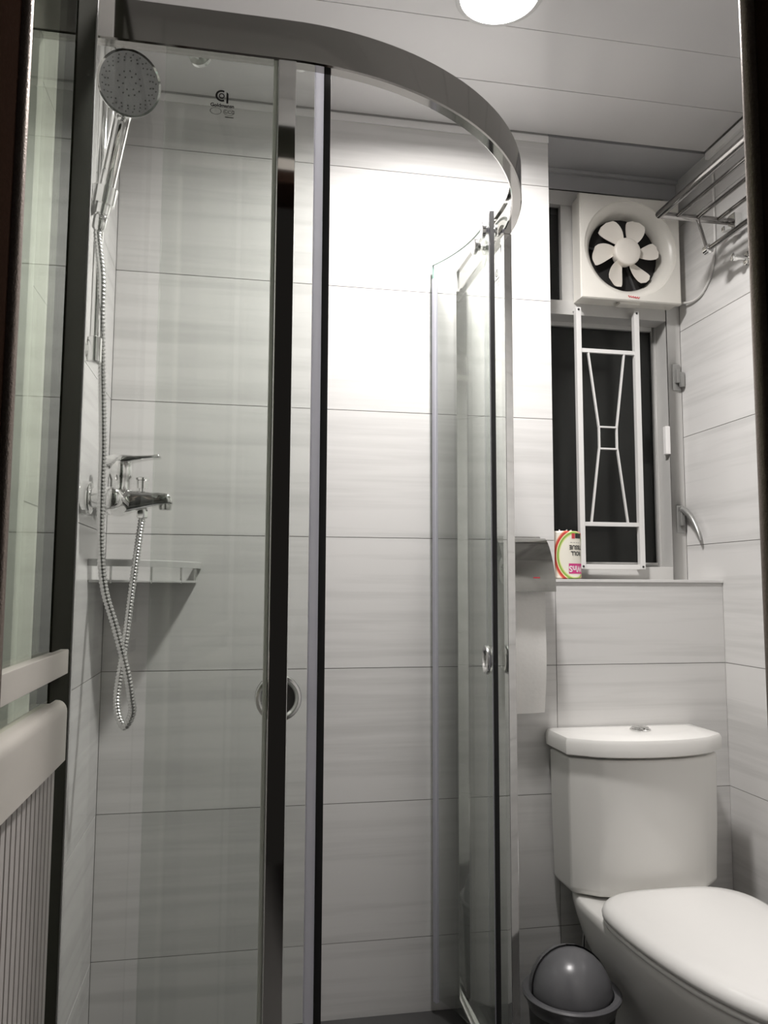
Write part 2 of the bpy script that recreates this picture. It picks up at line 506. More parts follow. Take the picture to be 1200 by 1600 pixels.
# two casement fasteners on the right stile
def latch(zc, lever):
    m = MB().box(1.176, 1.199, YW - 0.006, YW, zc - 0.038, zc + 0.038)
    l = m.build('latch', 'latch_grey', win, bevel=0.003)
    mm = MB().box(1.181, 1.194, YW - 0.016, YW - 0.004, zc - 0.018, zc + 0.022)
    mm.build('latch_boss', 'latch_grey', l, bevel=0.003)
    if lever:
        pth = smooth_path([(1.187, YW - 0.012, zc + 0.026), (1.190, YW - 0.022, zc + 0.022), (1.1915, YW - 0.050, zc + 0.0), (1.1915, YW - 0.075, zc - 0.034), (1.1915, YW - 0.088, zc - 0.062)], 5)
        n = len(pth)
        MB().tube(pth, [0.0095 - 0.0065 * (i / (n - 1)) ** 2 for i in range(n)], 10).build('latch_lever', 'latch_grey', l, smooth=60)
    else:
        MB().box(1.190, 1.203, YW - 0.022, YW - 0.010, zc - 0.03, zc + 0.012).build('latch_lever', 'latch_grey', l, bevel=0.003)
latch(1.668, False)
latch(1.272, True)

gr = thing('window_grille', (0.975, 1.955, 1.134), 'white painted metal grille with hourglass bars over the window', 'grille')
def bar(name, p, q, w, y=1.955, d=0.008):
    p, q = Vector((p[0], y, p[1])), Vector((q[0], y, q[1]))
    t = (q - p).normalized(); s = Vector((-t.z, 0, t.x)) * w / 2; e = Vector((0, d / 2, 0))
    m = MB(); m.rings([[p - s - e, p + s - e, p + s + e, p - s + e], [q - s - e, q + s - e, q + s + e, q - s + e]])
    return m.build(name, 'alu_white', gr, bevel=0.0008)
for xa in (0.891, 1.0605):
    b = bar('stile', (xa, 1.1345), (xa, 1.842), 0.0145, d=0.016)
    for z in (1.141, 1.835):
        MB().cyl((xa, 1.9475, z), (xa, 1.9455, z), 0.0028, n=10).build('screw', 'black_rubber', b, smooth=50)
for z in (1.7245, 1.2535):
    bar('cross_bar', (0.898, z), (1.0535, z), 0.011)
bar('cross_bar', (0.898, 1.1405), (1.0535, 1.1405), 0.013)
for xs_, sg in ((0.9715, -1), (0.9715, 1)):
    bar('slant_bar', (xs_ + sg * 0.052, 1.719), (xs_ + sg * 0.026, 1.516), 0.0045)
    bar('slant_bar', (xs_ + sg * 0.0255, 1.519), (xs_ + sg * 0.0255, 1.455), 0.0045)
    bar('slant_bar', (xs_ + sg * 0.026, 1.458), (xs_ + sg * 0.052, 1.258), 0.0045)
for z in (1.516, 1.457):
    bar('short_bar', (0.947, z), (0.996, z), 0.0045)
for xa in (0.891, 1.0605):
    for z in (1.137, 1.8385):
        MB().box(xa - 0.006, xa + 0.006, 1.962, YW, z - 0.002, z + 0.003).build('fixing_lug', 'alu_white', gr)

# ------------------------------------------------------------------ ceiling lamp
lamp = thing('ceiling_lamp', (LX, LY, ZC), 'small round white glowing lamp let into the ceiling strips', 'lamp')
MB().lathe((LX, LY, ZC + 0.024), (0, 0, -1), [(0, 0.0775), (0.024, 0.0775), (0.024, 0.086), (0.027, 0.086), (0.028, 0.084), (0.028, 0.0765), (0.025, 0.0745), (0.004, 0.0720), (0.004, 0.0)], 48).build('lamp_housing', 'lamp_cone', lamp, smooth=30)
MB().lathe((LX, LY, ZC + 0.019), (0, 0, -1), [(0, 0.0715), (0.002, 0.071), (0.003, 0.05), (0.0035, 0)], 48, cap=False).build('lamp_diffuser', 'lamp_diffuser', lamp, smooth=60)

# ------------------------------------------------------------------ quadrant shower enclosure
XS, YS = 0.5315, 1.0205         # outer planes of the right and the front side
XC, YC, RO = XS - 0.477, YS + 0.477, 0.477
ZR0, ZR1 = 1.800, 1.860
enc = thing('shower_enclosure', (0.12, 1.45, 0.14), 'curved corner shower enclosure of clear glass with chrome rail and posts', 'shower')
def plan(x_start, y_end, n=40):
    p = [((x_start, YS), (0, -1)), ((XC, YS), (0, -1))]
    for k in range(1, n):
        a = -PI / 2 + PI / 2 * k / n
        p.append(((XC + RO * math.cos(a), YC + RO * math.sin(a)), (math.cos(a), math.sin(a))))
    p += [((XS, YC), (1, 0)), ((XS, y_end), (1, 0))]
    return p
path = plan(XL + 0.0002, YB - 0.0002)
prof = [(0, ZR0 + 0.002), (-0.002, ZR0), (-0.017, ZR0), (-0.019, ZR0 + 0.002), (-0.019, ZR0 + 0.008), (-0.015, ZR0 + 0.008), (-0.015, ZR1 - 0.004),
        (-0.019, ZR1 - 0.004), (-0.019, ZR1), (-0.002, ZR1), (0, ZR1 - 0.002)]
MB().sweep(path, prof).build('top_rail', 'rail_steel', enc, smooth=40)
prof = [(0, 0.142), (-0.030, 0.142), (-0.030, 0.168), (-0.012, 0.172), (0, 0.165)]
MB().sweep(path, prof).build('bottom_rail', 'chrome', enc, smooth=40)
GB, GT = 0.168, 1.802
MB().box(0.040, 0.064, YS, YS + 0.016, GB, ZR0).build('post', 'chrome', enc, bevel=0.0012)
MB().box(XS - 0.016, XS, YC - 0.026, YC - 0.002, GB, ZR0).build('post', 'chrome', enc, bevel=0.0012)
MB().box(XL, XL + 0.022, YS, YS + 0.026, GB, ZR0).build('wall_profile', 'alu_white', enc, bevel=0.0012)
MB().box(XS - 0.026, XS, YB - 0.022, YB, GB, ZR0).build('wall_profile', 'chrome', enc, bevel=0.0012)
# fixed panes
fp1 = MB().box(XL + 0.012, 0.038, YS + 0.006, YS + 0.011, GB, GT).build('fixed_pane', 'shower_glass', enc)
MB().box(0.0335, 0.0395, YS + 0.003, YS + 0.014, GB, ZR0).build('edge_seal', 'glass_edge_pale', fp1, bevel=0.001)
fp2 = MB().box(XS - 0.011, XS - 0.006, YC - 0.003, YB - 0.012, GB, GT).build('fixed_pane', 'shower_glass', enc)
# printed maker's mark on the fixed panes (flat print on the glass)
def glass_print(parent, place):
    def ring(m, cx, cz, r0, r1, a0=0, a1=2 * PI, n=28, ex=1.0):
        b = len(m.v)
        for k in range(n + 1):
            a = a0 + (a1 - a0) * k / n
            for r in (r0, r1): m.v.append(place(cx + r * ex * math.cos(a), cz + r * math.sin(a)))
        for k in range(n): m.face([b + 2 * k, b + 2 * k + 1, b + 2 * k + 3, b + 2 * k + 2])
    def words(m, txt, size, cx, cz):
        vs, fs = text_mesh(txt, size, size * 0.035); b = len(m.v)
        m.v += [place(cx + v.x, cz + v.y) for v in vs]
        for f in fs: m.face([b + i for i in f])
    m = MB()
    ring(m, -0.001, 0.0015, 0.0056, 0.0082, math.radians(62), math.radians(298))
    ring(m, -0.001, 0.0015, 0.0024, 0.0038)
    b = len(m.v)
    m.v += [place(*q) for q in ((0.0052, 0.0075), (0.0078, 0.0055), (0.0078, -0.0085), (0.0052, -0.0085))]
    m.face([b, b + 1, b + 2, b + 3])
    words(m, 'Goldmansn', 0.0068, 0.0, -0.0122)
    m.build('printed_mark', 'black_print', parent)
    m = MB()
    ring(m, -0.0085, -0.0205, 0.0044, 0.0050, ex=1.55)
    ring(m, 0.0085, -0.0205, 0.0044, 0.0050, ex=1.45)
    words(m, 'CCC', 0.0065, 0.0095, -0.0205)
    b = len(m.v)
    m.v += [place(*q) for q in ((0.004, -0.0270), (0.015, -0.0270), (0.015, -0.0286), (0.004, -0.0286))]
    m.face([b, b + 1, b + 2, b + 3])
    m.build('printed_marks_small', 'grey_print', parent)
glass_print(fp1, lambda x, z: (-0.034 + x, YS + 0.0056, 1.740 + z))
glass_print(fp2, lambda x, z: (XS - 0.0114, YC + 0.035 - x, 1.740 + z))

# curved sliding doors, both pushed open behind the fixed panes
def arc_between(a, b, r, out, n=18):
    """arc of radius r from a to b (plan), bulging towards `out`"""
    a, b, out = Vector(a), Vector(b), Vector(out)
    c = (b - a).length; mid = (a + b) / 2
    nrm = Vector((-(b - a).y, (b - a).x)).normalized()
    if nrm.dot(out) < 0: nrm = -nrm
    ctr = mid - nrm * math.sqrt(r * r - c * c / 4)
    a0 = math.atan2(a.y - ctr.y, a.x - ctr.x); a1 = math.atan2(b.y - ctr.y, b.x - ctr.x)
    while a1 - a0 > PI: a1 -= 2 * PI
    while a1 - a0 < -PI: a1 += 2 * PI
    res = []
    for k in range(n + 1):
        t = a0 + (a1 - a0) * k / n
        d = Vector((math.cos(t), math.sin(t)))
        res.append((tuple(ctr + d * r), tuple(d)))
    return res
DT = 1.862
def strip(path, k0, k1, prof, name, mat, parent):
    return MB().sweep(path[k0:k1], prof).build(name, mat, parent, smooth=40)

def sliding_door(lead, trail, out, knob_t, rollers, rear_seal, roll_z=1.822):
    pth = arc_between(lead, trail, 0.45, out)
    g = MB().sweep(pth, [(-0.0025, GB + 0.01), (0.0025, GB + 0.01), (0.0025, DT), (-0.0025, DT)], mi=0)
    # ends of the pane show the green glass edge
    for i, f in enumerate(g.f):
        zs = [g.v[j][2] for j in f]
        if len(f) == 4 and (abs(min(zs) - DT) < 1e-6): g.mi[i] = 1
    if rear_seal: g.mi[-1] = 1; g.mi[-2] = 1
    d = g.build('sliding_door', ['shower_glass', 'glass_edge'], enc, smooth=40)
    def at(s):
        """point and normal at distance s from the leading edge"""
        L_ = [Vector(p) for p, n in pth]
        acc = 0
        for i in range(len(L_) - 1):
            sl = (L_[i + 1] - L_[i]).length
            if acc + sl >= s or i == len(L_) - 2:
                t = (s - acc) / sl
                return L_[i].lerp(L_[i + 1], t), Vector(pth[i][1]).lerp(Vector(pth[i + 1][1]), t).normalized()
            acc += sl
    def seg(s0, s1, o0, o1, z0, z1, name, mat):
        pp = []
        for s in (s0, (s0 + s1) / 2, s1):
            p, n = at(s) if s >= 0 else (at(0)[0] + (at(0)[0] - at(0.02)[0]).normalized() * -s, at(0)[1])
            pp.append((tuple(p), tuple(n)))
        return MB().sweep(pp, [(o0, z0), (o1, z0), (o1, z1), (o0, z1)]).build(name, mat, d, bevel=0.0008)
    zt = DT - 0.012
    seg(0.002, 0.014, -0.0045, 0.0045, GB, zt, 'seal_strip', 'lilac_vinyl')
    seg(-0.008, 0.002, -0.0045, 0.0045, GB, zt, 'magnet_strip', 'black_rubber')
    total = sum((Vector(pth[i + 1][0]) - Vector(pth[i][0])).length for i in range(len(pth) - 1))
    if rear_seal: seg(total - 0.012, total - 0.0005, -0.0045, 0.004, GB, DT - 0.035, 'seal_strip', 'lilac_vinyl')
    p, n = at(knob_t)
    for s in (-1, 1):
        prof = [(0.002, 0.027), (0.008, 0.030), (0.013, 0.029), (0.014, 0.026), (0.011, 0.0225), (0.007, 0.0215), (0.006, 0)] if s < 0 else \
               [(0.002, 0.027), (0.006, 0.030), (0.008, 0.029), (0.009, 0.026), (0.0065, 0.0225), (0.005, 0.0215), (0.0045, 0)]
        MB().lathe((p.x, p.y, 0.942), (n.x * s, n.y * s, 0), prof, 36).build('finger_pull', 'satin_steel', d, smooth=40)
    for s in rollers:
        p, n = at(s)
        q = Vector((p.x, p.y, roll_z)); nn = Vector((n.x, n.y, 0))
        m = MB()
        m.lathe(q - nn * 0.0025, -nn, [(0, 0.008), (0.006, 0.009), (0.008, 0.0165), (0.014, 0.0165), (0.0155, 0.015)], 24)
        m.lathe(q + nn * 0.0025, nn, [(0, 0.006), (0.006, 0.006), (0.007, 0.012), (0.011, 0.012)], 20)
        m.build('roller', 'satin_steel', d, smooth=40)
sliding_door((0.1065, YS + 0.037), (-0.114, YS + 0.066), (0, -1), 0.052, (0.035, 0.18), False, 1.836)
sliding_door((XS - 0.037, 1.488), (XS - 0.082, 1.800), (1, 0), 0.050, (0.022, 0.105), True)

tray = MB()
pl = [(XL, YS - 0.012), (XC, YS - 0.012)] + [(XC + (RO + 0.012) * math.cos(-PI / 2 + PI / 2 * k / 24), YC + (RO + 0.012) * math.sin(-PI / 2 + PI / 2 * k / 24)) for k in range(1, 24)] + [(XS + 0.012, YC), (XS + 0.012, YB), (XL, YB)]
tray.prism(pl, 0.0, 0.142)
tag(tray.build('shower_tray', 'tray_acrylic', bevel=0.006, segs=3), 'dark quadrant shower base beneath the glass enclosure', 'shower tray')

# ------------------------------------------------------------------ slide bar, hand shower, hose
BX, BY = -0.243, 1.345
sb = thing('shower_slide_bar', (BX, BY, 1.46), 'chrome vertical slide bar with brackets fixed to the left tiled wall', 'shower rail')
MB().tube([(BX, BY, 1.455), (BX, BY, 2.09)], 0.0085, 18).build('bar', 'chrome', sb, smooth=50)
for z in (1.475, 2.07):
    m = MB()
    m.tube([(XL, BY, z), (XL + 0.006, BY, z), (XL + 0.0065, BY, z), (BX, BY, z)], [0.019, 0.018, 0.011, 0.011], 20)
    m.lathe((BX, BY, z - 0.022), (0, 0, 1), [(0, 0.010), (0.002, 0.0125), (0.042, 0.0125), (0.044, 0.010)], 20)
    m.build('bracket', 'chrome', sb, smooth=40)
m = MB().lathe((BX, BY, 1.700), (0, 0, 1), [(0, 0.011), (0.002, 0.0145), (0.058, 0.0145), (0.060, 0.011)], 20)
sl = m.build('slider', 'chrome', sb, smooth=40)
HB = Vector((-0.2335, 1.327, 1.722)); HT = Vector((-0.2065, 1.308, 1.869))
hd = (HT - HB).normalized()
m = MB().lathe(HB - hd * 0.004, hd, [(0, 0.0155), (0, 0.0185), (0.028, 0.0195), (0.028, 0.0165)], 22)
m.build('holder_cup', 'chrome', sl, smooth=40)
MB().cyl((BX - 0.014, BY + 0.004, 1.73), (BX - 0.032, BY + 0.006, 1.73), 0.011, n=18).build('clamp_knob', 'chrome', sl, bevel=0.002)

hs = thing('hand_shower', tuple(HB), 'chrome hand shower with round grey spray face in its holder', 'hand shower')
hn = Vector((0.22, -0.88, -0.42)).normalized()
HC = Vector((-0.1905, 1.268, 1.899))
hpts = smooth_path([HB - hd * 0.020, HB + hd * 0.03, HT - hd * 0.03, HT, HC - hn * 0.026 - Vector((0, 0, 0.022))], 6)
nh = len(hpts)
MB().tube(hpts, [0.0125 + 0.005 * (i / (nh - 1)) for i in range(nh)], 18).build('handle', 'chrome', hs, smooth=50)
MB().lathe(HC - hn * 0.036, hn, [(0, 0.012), (0.006, 0.022), (0.016, 0.036), (0.027, 0.047), (0.034, 0.0505), (0.037, 0.050), (0.037, 0.047)], 44).build('head_shell', 'chrome', hs, smooth=50)
face = MB().lathe(HC - hn * 0.001, hn, [(0, 0.047), (0.002, 0.0465), (0.0025, 0.030), (0.002, 0.012), (0.0025, 0)], 40, cap=False).build('spray_face', 'nozzle_plate', hs, smooth=50)
m = MB()
u = hn.orthogonal().normalized(); w = hn.cross(u)
for rr, nn in ((0.042, 24), (0.0375, 24), (0.033, 20), (0.018, 12), (0.010, 6)):
    for k in range(nn):
        a = 2 * PI * k / nn + rr * 40
        c = HC + (u * math.cos(a) + w * math.sin(a)) * rr
        m.lathe(c, hn, [(0, 0.0013), (0.0036, 0.001)], 6)
m.build('nozzles', 'nozzle_rubber', face)['kind'] = 'stuff'

hose_pts = [(-0.188, 1.605, 1.232), (-0.188, 1.605, 1.218), (-0.193, 1.591, 1.154), (-0.2, 1.578, 1.068), (-0.207, 1.564, 0.973), (-0.215, 1.551, 0.892), (-0.211, 1.537, 0.853),
            (-0.197, 1.523, 0.832), (-0.183, 1.51, 0.857), (-0.184, 1.496, 0.887), (-0.191, 1.482, 0.934), (-0.211, 1.469, 1.013), (-0.23, 1.455, 1.081),
            (-0.237, 1.442, 1.158), (-0.237, 1.428, 1.258), (-0.235, 1.414, 1.323), (-0.236, 1.396, 1.41), (-0.236, 1.375, 1.473), (-0.235, 1.352, 1.536), (-0.234, 1.338, 1.60),
            tuple(HB - hd * 0.05), tuple(HB - hd * 0.018)]
sp_ = smooth_path(hose_pts, 26)
# resample evenly so that the metal coils keep one pitch
cum = [0.0]
for a, b in zip(sp_, sp_[1:]): cum.append(cum[-1] + (b - a).length)
res = []; j = 0; s = 0.0; step = 0.0016
while s < cum[-1]:
    while cum[j + 1] < s: j += 1
    res.append(sp_[j].lerp(sp_[j + 1], (s - cum[j]) / max(1e-9, cum[j + 1] - cum[j]))); s += step
hose = thing('shower_hose', (-0.188, 1.605, 1.218), 'looping ribbed steel hose hanging from the mixer to the hand shower', 'hose')
MB().tube(res, [(0.0074, 0.0074, 0.0060, 0.0060)[i % 4] for i in range(len(res))], 10).build('coil', 'satin_steel', hose, smooth=70)
MB().lathe((-0.188, 1.605, 1.236), (0, 0, -1), [(0, 0.010), (0.001, 0.0115), (0.017, 0.0115), (0.019, 0.009)], 6).build('hose_nut', 'chrome', hose, bevel=0.001)
MB().lathe(HB - hd * 0.048, hd, [(0, 0.0078), (0.004, 0.011), (0.024, 0.012), (0.026, 0.010)], 18).build('hose_cone', 'chrome', hose, smooth=50)

# ------------------------------------------------------------------ shower mixer on the left wall
mx = thing('shower_mixer', (XL, 1.605, 1.248), 'chrome single lever bath mixer with spout on the left shower wall', 'faucet')
for y in (1.530, 1.680):
    m = MB().tube([(XL, y, 1.248), (XL + 0.003, y, 1.248), (XL + 0.016, y, 1.248), (XL + 0.018, y, 1.248), (XL + 0.018, y, 1.248), (-0.235, y, 1.248)],
                  [0.031, 0.032, 0.030, 0.026, 0.019, 0.019], 28)
    m.build('escutcheon', 'chrome', mx, smooth=40)
MB().lathe((-0.236, 1.508, 1.248), (0, 1, 0), [(0, 0.016), (0.004, 0.020), (0.03, 0.022), (0.07, 0.026), (0.124, 0.026), (0.164, 0.022), (0.190, 0.020), (0.194, 0.016)], 26).build('mixer_body', 'chrome', mx, smooth=50)
rs = []
for x, zc, hh, hw in ((-0.245, 1.250, 0.026, 0.024), (-0.220, 1.250, 0.025, 0.023), (-0.190, 1.252, 0.019, 0.019), (-0.160, 1.256, 0.0145, 0.017), (-0.142, 1.257, 0.013, 0.0165), (-0.134, 1.254, 0.010, 0.015), (-0.130, 1.250, 0.004, 0.010)):
    rs.append([(x, 1.605 + hw * math.copysign(abs(math.cos(a)) ** 0.7, math.cos(a)), zc + hh * math.copysign(abs(math.sin(a)) ** 0.7, math.sin(a))) for a in [2 * PI * k / 20 for k in range(20)]])
MB().rings(rs).build('spout', 'chrome', mx, smooth=50)
MB().lathe((-0.1445, 1.605, 1.248), (0, 0, -1), [(0, 0.0125), (0.010, 0.0125), (0.013, 0.011), (0.013, 0.008)], 20).build('aerator', 'satin_steel', mx, smooth=40)
MB().lathe((-0.231, 1.605, 1.262), (0, 0, 1), [(0, 0.024), (0.014, 0.020), (0.030, 0.0195), (0.036, 0.0225), (0.042, 0.0235), (0.064, 0.0235), (0.068, 0.021)], 26).build('cartridge_housing', 'chrome', mx, smooth=40)
rs = []
for x, z, hh, hw in ((-0.258, 1.326, 0.012, 0.020), (-0.244, 1.329, 0.013, 0.023), (-0.226, 1.331, 0.011, 0.023), (-0.205, 1.3345, 0.006, 0.019), (-0.180, 1.338, 0.0042, 0.016), (-0.160, 1.3405, 0.0038, 0.015), (-0.155, 1.3395, 0.002, 0.010)):
    rs.append([(x, 1.605 + hw * math.copysign(abs(math.cos(a)) ** 0.6, math.cos(a)), z + hh * math.copysign(abs(math.sin(a)) ** 0.6, math.sin(a))) for a in [2 * PI * k / 20 for k in range(20)]])
MB().rings(rs).build('lever', 'chrome', mx, smooth=50)
MB().lathe((-0.189, 1.605, 1.266), (0, 0, 1), [(0, 0.0075), (0.010, 0.0075), (0.010, 0.011), (0.025, 0.0115), (0.027, 0.0135), (0.031, 0.0135), (0.033, 0.011)], 22).build('diverter_knob', 'chrome', mx, smooth=40)

# ------------------------------------------------------------------ corner caddy
cs = thing('corner_shelf', (XL + 0.07, YB - 0.07, 1.094), 'quarter round grey corner shelf with pinned rim in the shower corner', 'shelf')
def quarter(r, n=24):
    return [(XL + 0.001, YB - 0.001)] + [(XL + 0.001 + r * math.cos(a), YB - 0.001 - r * math.sin(a)) for a in [PI / 2 * k / n for k in range(n + 1)]]
MB().prism(quarter(0.196), 1.0925, 1.0975).build('tray', 'shelf_plastic', cs, bevel=0.001)
rim = []
for k in range(25):
    a = PI / 2 * k / 24
    rim.append(((XL + 0.001 + 0.205 * math.cos(a), YB - 0.001 - 0.205 * math.sin(a)), (math.cos(a), -math.sin(a))))
MB().sweep(rim, [(0, 1.124), (0, 1.136), (-0.003, 1.138), (-0.010, 1.138), (-0.012, 1.136), (-0.012, 1.124)]).build('rim', 'shelf_plastic', cs, smooth=40)
for a in (6, 30, 54, 78):
    a = math.radians(a)
    x, y = XL + 0.001 + 0.194 * math.cos(a), YB - 0.001 - 0.194 * math.sin(a)
    MB().cyl((x, y, 1.091), (x, y, 1.125), 0.0022, n=8).build('pin', 'satin_steel', cs, smooth=50)

# ------------------------------------------------------------------ exhaust fan
FX, FZ, FH, FY0 = 1.0315, 2.0035, 0.1465, 1.915
fan = thing('exhaust_fan', (FX, YW, FZ), 'square cream wall exhaust fan with six blades above the window', 'fan')
n = 64
def sq(a, h, x0=FX, z0=FZ):
    c, s = math.cos(a), math.sin(a); k = h / max(abs(c), abs(s))
    return x0 + c * k, z0 + s * k
m = MB()
angs = [2 * PI * (k + 0.5) / n for k in range(n)]
# make sure the square's corners are hit
angs = sorted(angs + [PI / 4 + PI / 2 * k for k in range(4)])
def circ(r, y): return [(FX + r * math.cos(a), y, FZ + r * math.sin(a)) for a in angs]
def sqr(h, y): return [(sq(a, h)[0], y, sq(a, h)[1]) for a in angs]
m.rings([sqr(FH - 0.004, YW), sqr(FH - 0.004, FY0 + 0.018), sqr(FH, FY0 + 0.016), sqr(FH, FY0 + 0.003), sqr(FH - 0.003, FY0), circ(0.1345, FY0), circ(0.1340, FY0 + 0.003), circ(0.132, FY0 + 0.0035),
         circ(0.123, FY0 + 0.010), circ(0.113, FY0 + 0.022), circ(0.1065, FY0 + 0.036), circ(0.1055, YW - 0.001)], cap0=False, cap1=False)
m.build('housing', 'fan_plastic', fan, smooth=35)
MB().lathe((FX, YW - 0.0015, FZ), (0, -1, 0), [(0, 0.105), (0.001, 0.105)], 40).build('duct_shade_disc', 'duct_shade', fan)  # black disc stands in for the shade inside the duct
m = MB()
for a in (0.9, 2.99, 5.08):
    c, s = math.cos(a), math.sin(a)
    m.tube([(FX + c * 0.02, YW - 0.006, FZ + s * 0.02), (FX + c * 0.104, YW - 0.006, FZ + s * 0.104)], 0.004, 6)
m.build('motor_mount', 'bin_dark', fan)
MB().lathe((FX - 0.003, 1.955, FZ - 0.003), (0, -1, 0), [(0, 0.034), (0.012, 0.0365), (0.026, 0.0385), (0.030, 0.0375), (0.0325, 0.034), (0.0335, 0.018), (0.034, 0)], 40, cap=False).build('hub', 'blade_plastic', fan, smooth=45)
def blade(ang):
    rs = []
    for t in [i / 9 for i in range(10)]:
        r = 0.030 + 0.068 * t
        wd = (0.0070 + 0.0200 * math.sin(PI * min(1.0, 0.04 + t * 0.62))) * (1 if t < 0.8 else 0.35 + 0.65 * math.sqrt(max(0, 1 - ((t - 0.8) / 0.2) ** 2)))
        tw = math.radians(27 - 9 * t)
        sweep = 0.22 * t
        row = []
        for k in range(5):
            q = -1 + k / 2
            cxl = q * wd * math.cos(tw); dy = q * wd * math.sin(tw) + 0.003 * (1 - q * q)
            a = ang + sweep + 0
            x = FX - 0.003 + r * math.cos(a) - cxl * math.sin(a)
            z = FZ - 0.003 + r * math.sin(a) + cxl * math.cos(a)
            row.append((x, 1.939 + dy, z))
        rs.append(row)
    m = MB()
    k5 = 5
    for off in (0, 0.0018):
        b = len(m.v)
        for row in rs: m.v += [(x, y + off, z) for x, y, z in row]
        for i in range(9):
            for k in range(4):
                m.face([b + i * 5 + k, b + i * 5 + k + 1, b + (i + 1) * 5 + k + 1, b + (i + 1) * 5 + k])
    h = 50
    per = [i * 5 for i in range(10)] + [45 + k for k in range(1, 5)] + [i * 5 + 4 for i in range(8, -1, -1)] + [3, 2, 1]
    for i in range(len(per)):
        a, b_ = per[i], per[(i + 1) % len(per)]
        m.face([a, b_, b_ + h, a + h])
    m.build('blade', 'blade_plastic', fan, smooth=50)
for k in range(6):
    blade(math.radians(-2 + 60 * k))
m = MB().tube([(FX - 0.012 + 0.0021 * k, FY0 - 0.0006, FZ - 0.1345 + 0.0030 * math.sin(k * 2.1) - 0.0002 * k) for k in range(17)], 0.0011, 6)
m.build('brand_script', 'red_print', fan)
MB().box(FX - 0.03, FX + 0.03, FY0 + 0.012, FY0 + 0.040, FZ - FH - 0.006, FZ - FH + 0.002).build('pull_tab', 'fan_plastic', fan, bevel=0.002)
cord = smooth_path([(1.176, 1.955, 1.880), (1.186, 1.945, 1.874), (1.194, 1.925, 1.866), (1.200, 1.890, 1.861), (1.2015, 1.850, 1.870), (1.2015, 1.812, 1.905), (1.2015, 1.795, 1.955), (1.2015, 1.790, 2.02), (1.2015, 1.790, 2.20)], 8)
MB().tube(cord, 0.0032, 8).build('power_cord', 'cord_white', fan, smooth=60)

# ------------------------------------------------------------------ towel rack on the right wall
rk = thing('towel_rack', (XR, 1.42, 1.95), 'chrome train rack shelf with towel bar high on the right wall', 'towel rack')
YA, YE, ZK = 1.713, 1.125, 1.999
MB().tube([(1.0, YA, ZK), (1.0, YE, ZK)], 0.0098, 18).build('front_rail', 'chrome_reflect_dark', rk, smooth=50)
for x in (1.046, 1.101, 1.157):
    MB().tube([(x, YA, ZK), (x, YE, ZK)], 0.0052, 12).build('shelf_bar', 'chrome_reflect_dark', rk, smooth=50)
for y in (YA, YE):
    MB().tube([(1.0, y, ZK), (1.186, y, ZK)], 0.0085, 16).build('end_rail', 'chrome_reflect_dark', rk, smooth=50)
    MB().tube([(1.101, y - 0.004, ZK), (1.119, y - 0.012, 1.917)], 0.0042, 10).build('strut', 'chrome_reflect_dark', rk, smooth=50)
    m = MB().lathe((1.119, y - 0.006, 1.914), (0, -1, 0), [(0, 0.009), (0.002, 0.0115), (0.018, 0.0115), (0.02, 0.009)], 20)
    m.build('bar_boss', 'chrome', rk, smooth=50)
    m = MB().box(1.184, XR, y - 0.032, y - 0.002, 1.955, 2.010)
    m.box(1.160, 1.186, y - 0.024, y - 0.010, 1.962, 1.976)
    m.build('wall_bracket', 'chrome', rk, bevel=0.003)
MB().tube([(1.119, YA - 0.012, 1.914), (1.119, YE, 1.914)], 0.0062, 14).build('towel_bar', 'chrome_reflect_dark', rk, smooth=50)
hk = thing('robe_hook', (XR, 1.665, 1.885), 'small chrome peg hook on the right wall below the rack', 'hook')
MB().lathe((XR, 1.665, 1.885), (-1, 0, 0), [(0, 0.017), (0.004, 0.017), (0.006, 0.014)], 24).build('rosette', 'chrome', hk, smooth=40)
MB().lathe((XR - 0.006, 1.665, 1.885), (-1, 0.0, 0.0), [(0, 0.006), (0.024, 0.0055), (0.026, 0.009), (0.036, 0.0095), (0.038, 0.007)], 20).build('peg', 'chrome', hk, smooth=40)

# ------------------------------------------------------------------ toilet paper holder and roll
tp = thing('paper_holder', (0.66, YB, 1.2), 'polished steel toilet paper holder with curved cover on back wall', 'paper holder')
X0, X1 = 0.600, 0.722
pf = smooth_path([(0, YB, 1.200), (0, 1.800, 1.2015), (0, 1.785, 1.198), (0, 1.766, 1.180), (0, 1.748, 1.150), (0, 1.735, 1.118), (0, 1.730, 1.098), (0, 1.729, 1.076)], 5)
m = MB()
rs = []
nrm = []
for i, p in enumerate(pf):
    t = (pf[min(i + 1, len(pf) - 1)] - pf[max(i - 1, 0)]).normalized()
    nn = Vector((0, t.z, -t.y)) * 0.0016
    rs.append([(X0, p.y, p.z), (X1, p.y, p.z), (X1, p.y + nn.y, p.z + nn.z), (X0, p.y + nn.y, p.z + nn.z)])
m.rings(rs)
m.build('cover', 'dark_steel', tp, smooth=35)
MB().box(X0 + 0.004, X1 - 0.004, YB - 0.004, YB, 1.10, 1.2).build('back_plate', 'satin_steel', tp, bevel=0.001)
MB().tube([(X0 + 0.004, YB - 0.001, 1.204), (X1 - 0.004, YB - 0.001, 1.204)], 0.0045, 10).build('hinge', 'chrome', tp, smooth=50)
m = MB().tube([(X1 - 0.014, YB - 0.003, 1.13), (X1 - 0.014, 1.778, 1.13)], 0.003, 8)
m.tube([(X1 - 0.014, 1.778, 1.13), (X0 + 0.006, 1.778, 1.13)], 0.003, 8)
m.build('spindle', 'satin_steel', tp, smooth=50)
MB().box(0.668, 0.684, 1.7298, 1.7306, 1.1065, 1.1095).build('red_mark', 'red_print', tp)
tr = thing('toilet_roll', (0.66, 1.772, 1.118), 'white toilet roll under the steel cover with a long sheet hanging', 'toilet roll')
m = MB()
ya, za = 1.776, 1.126
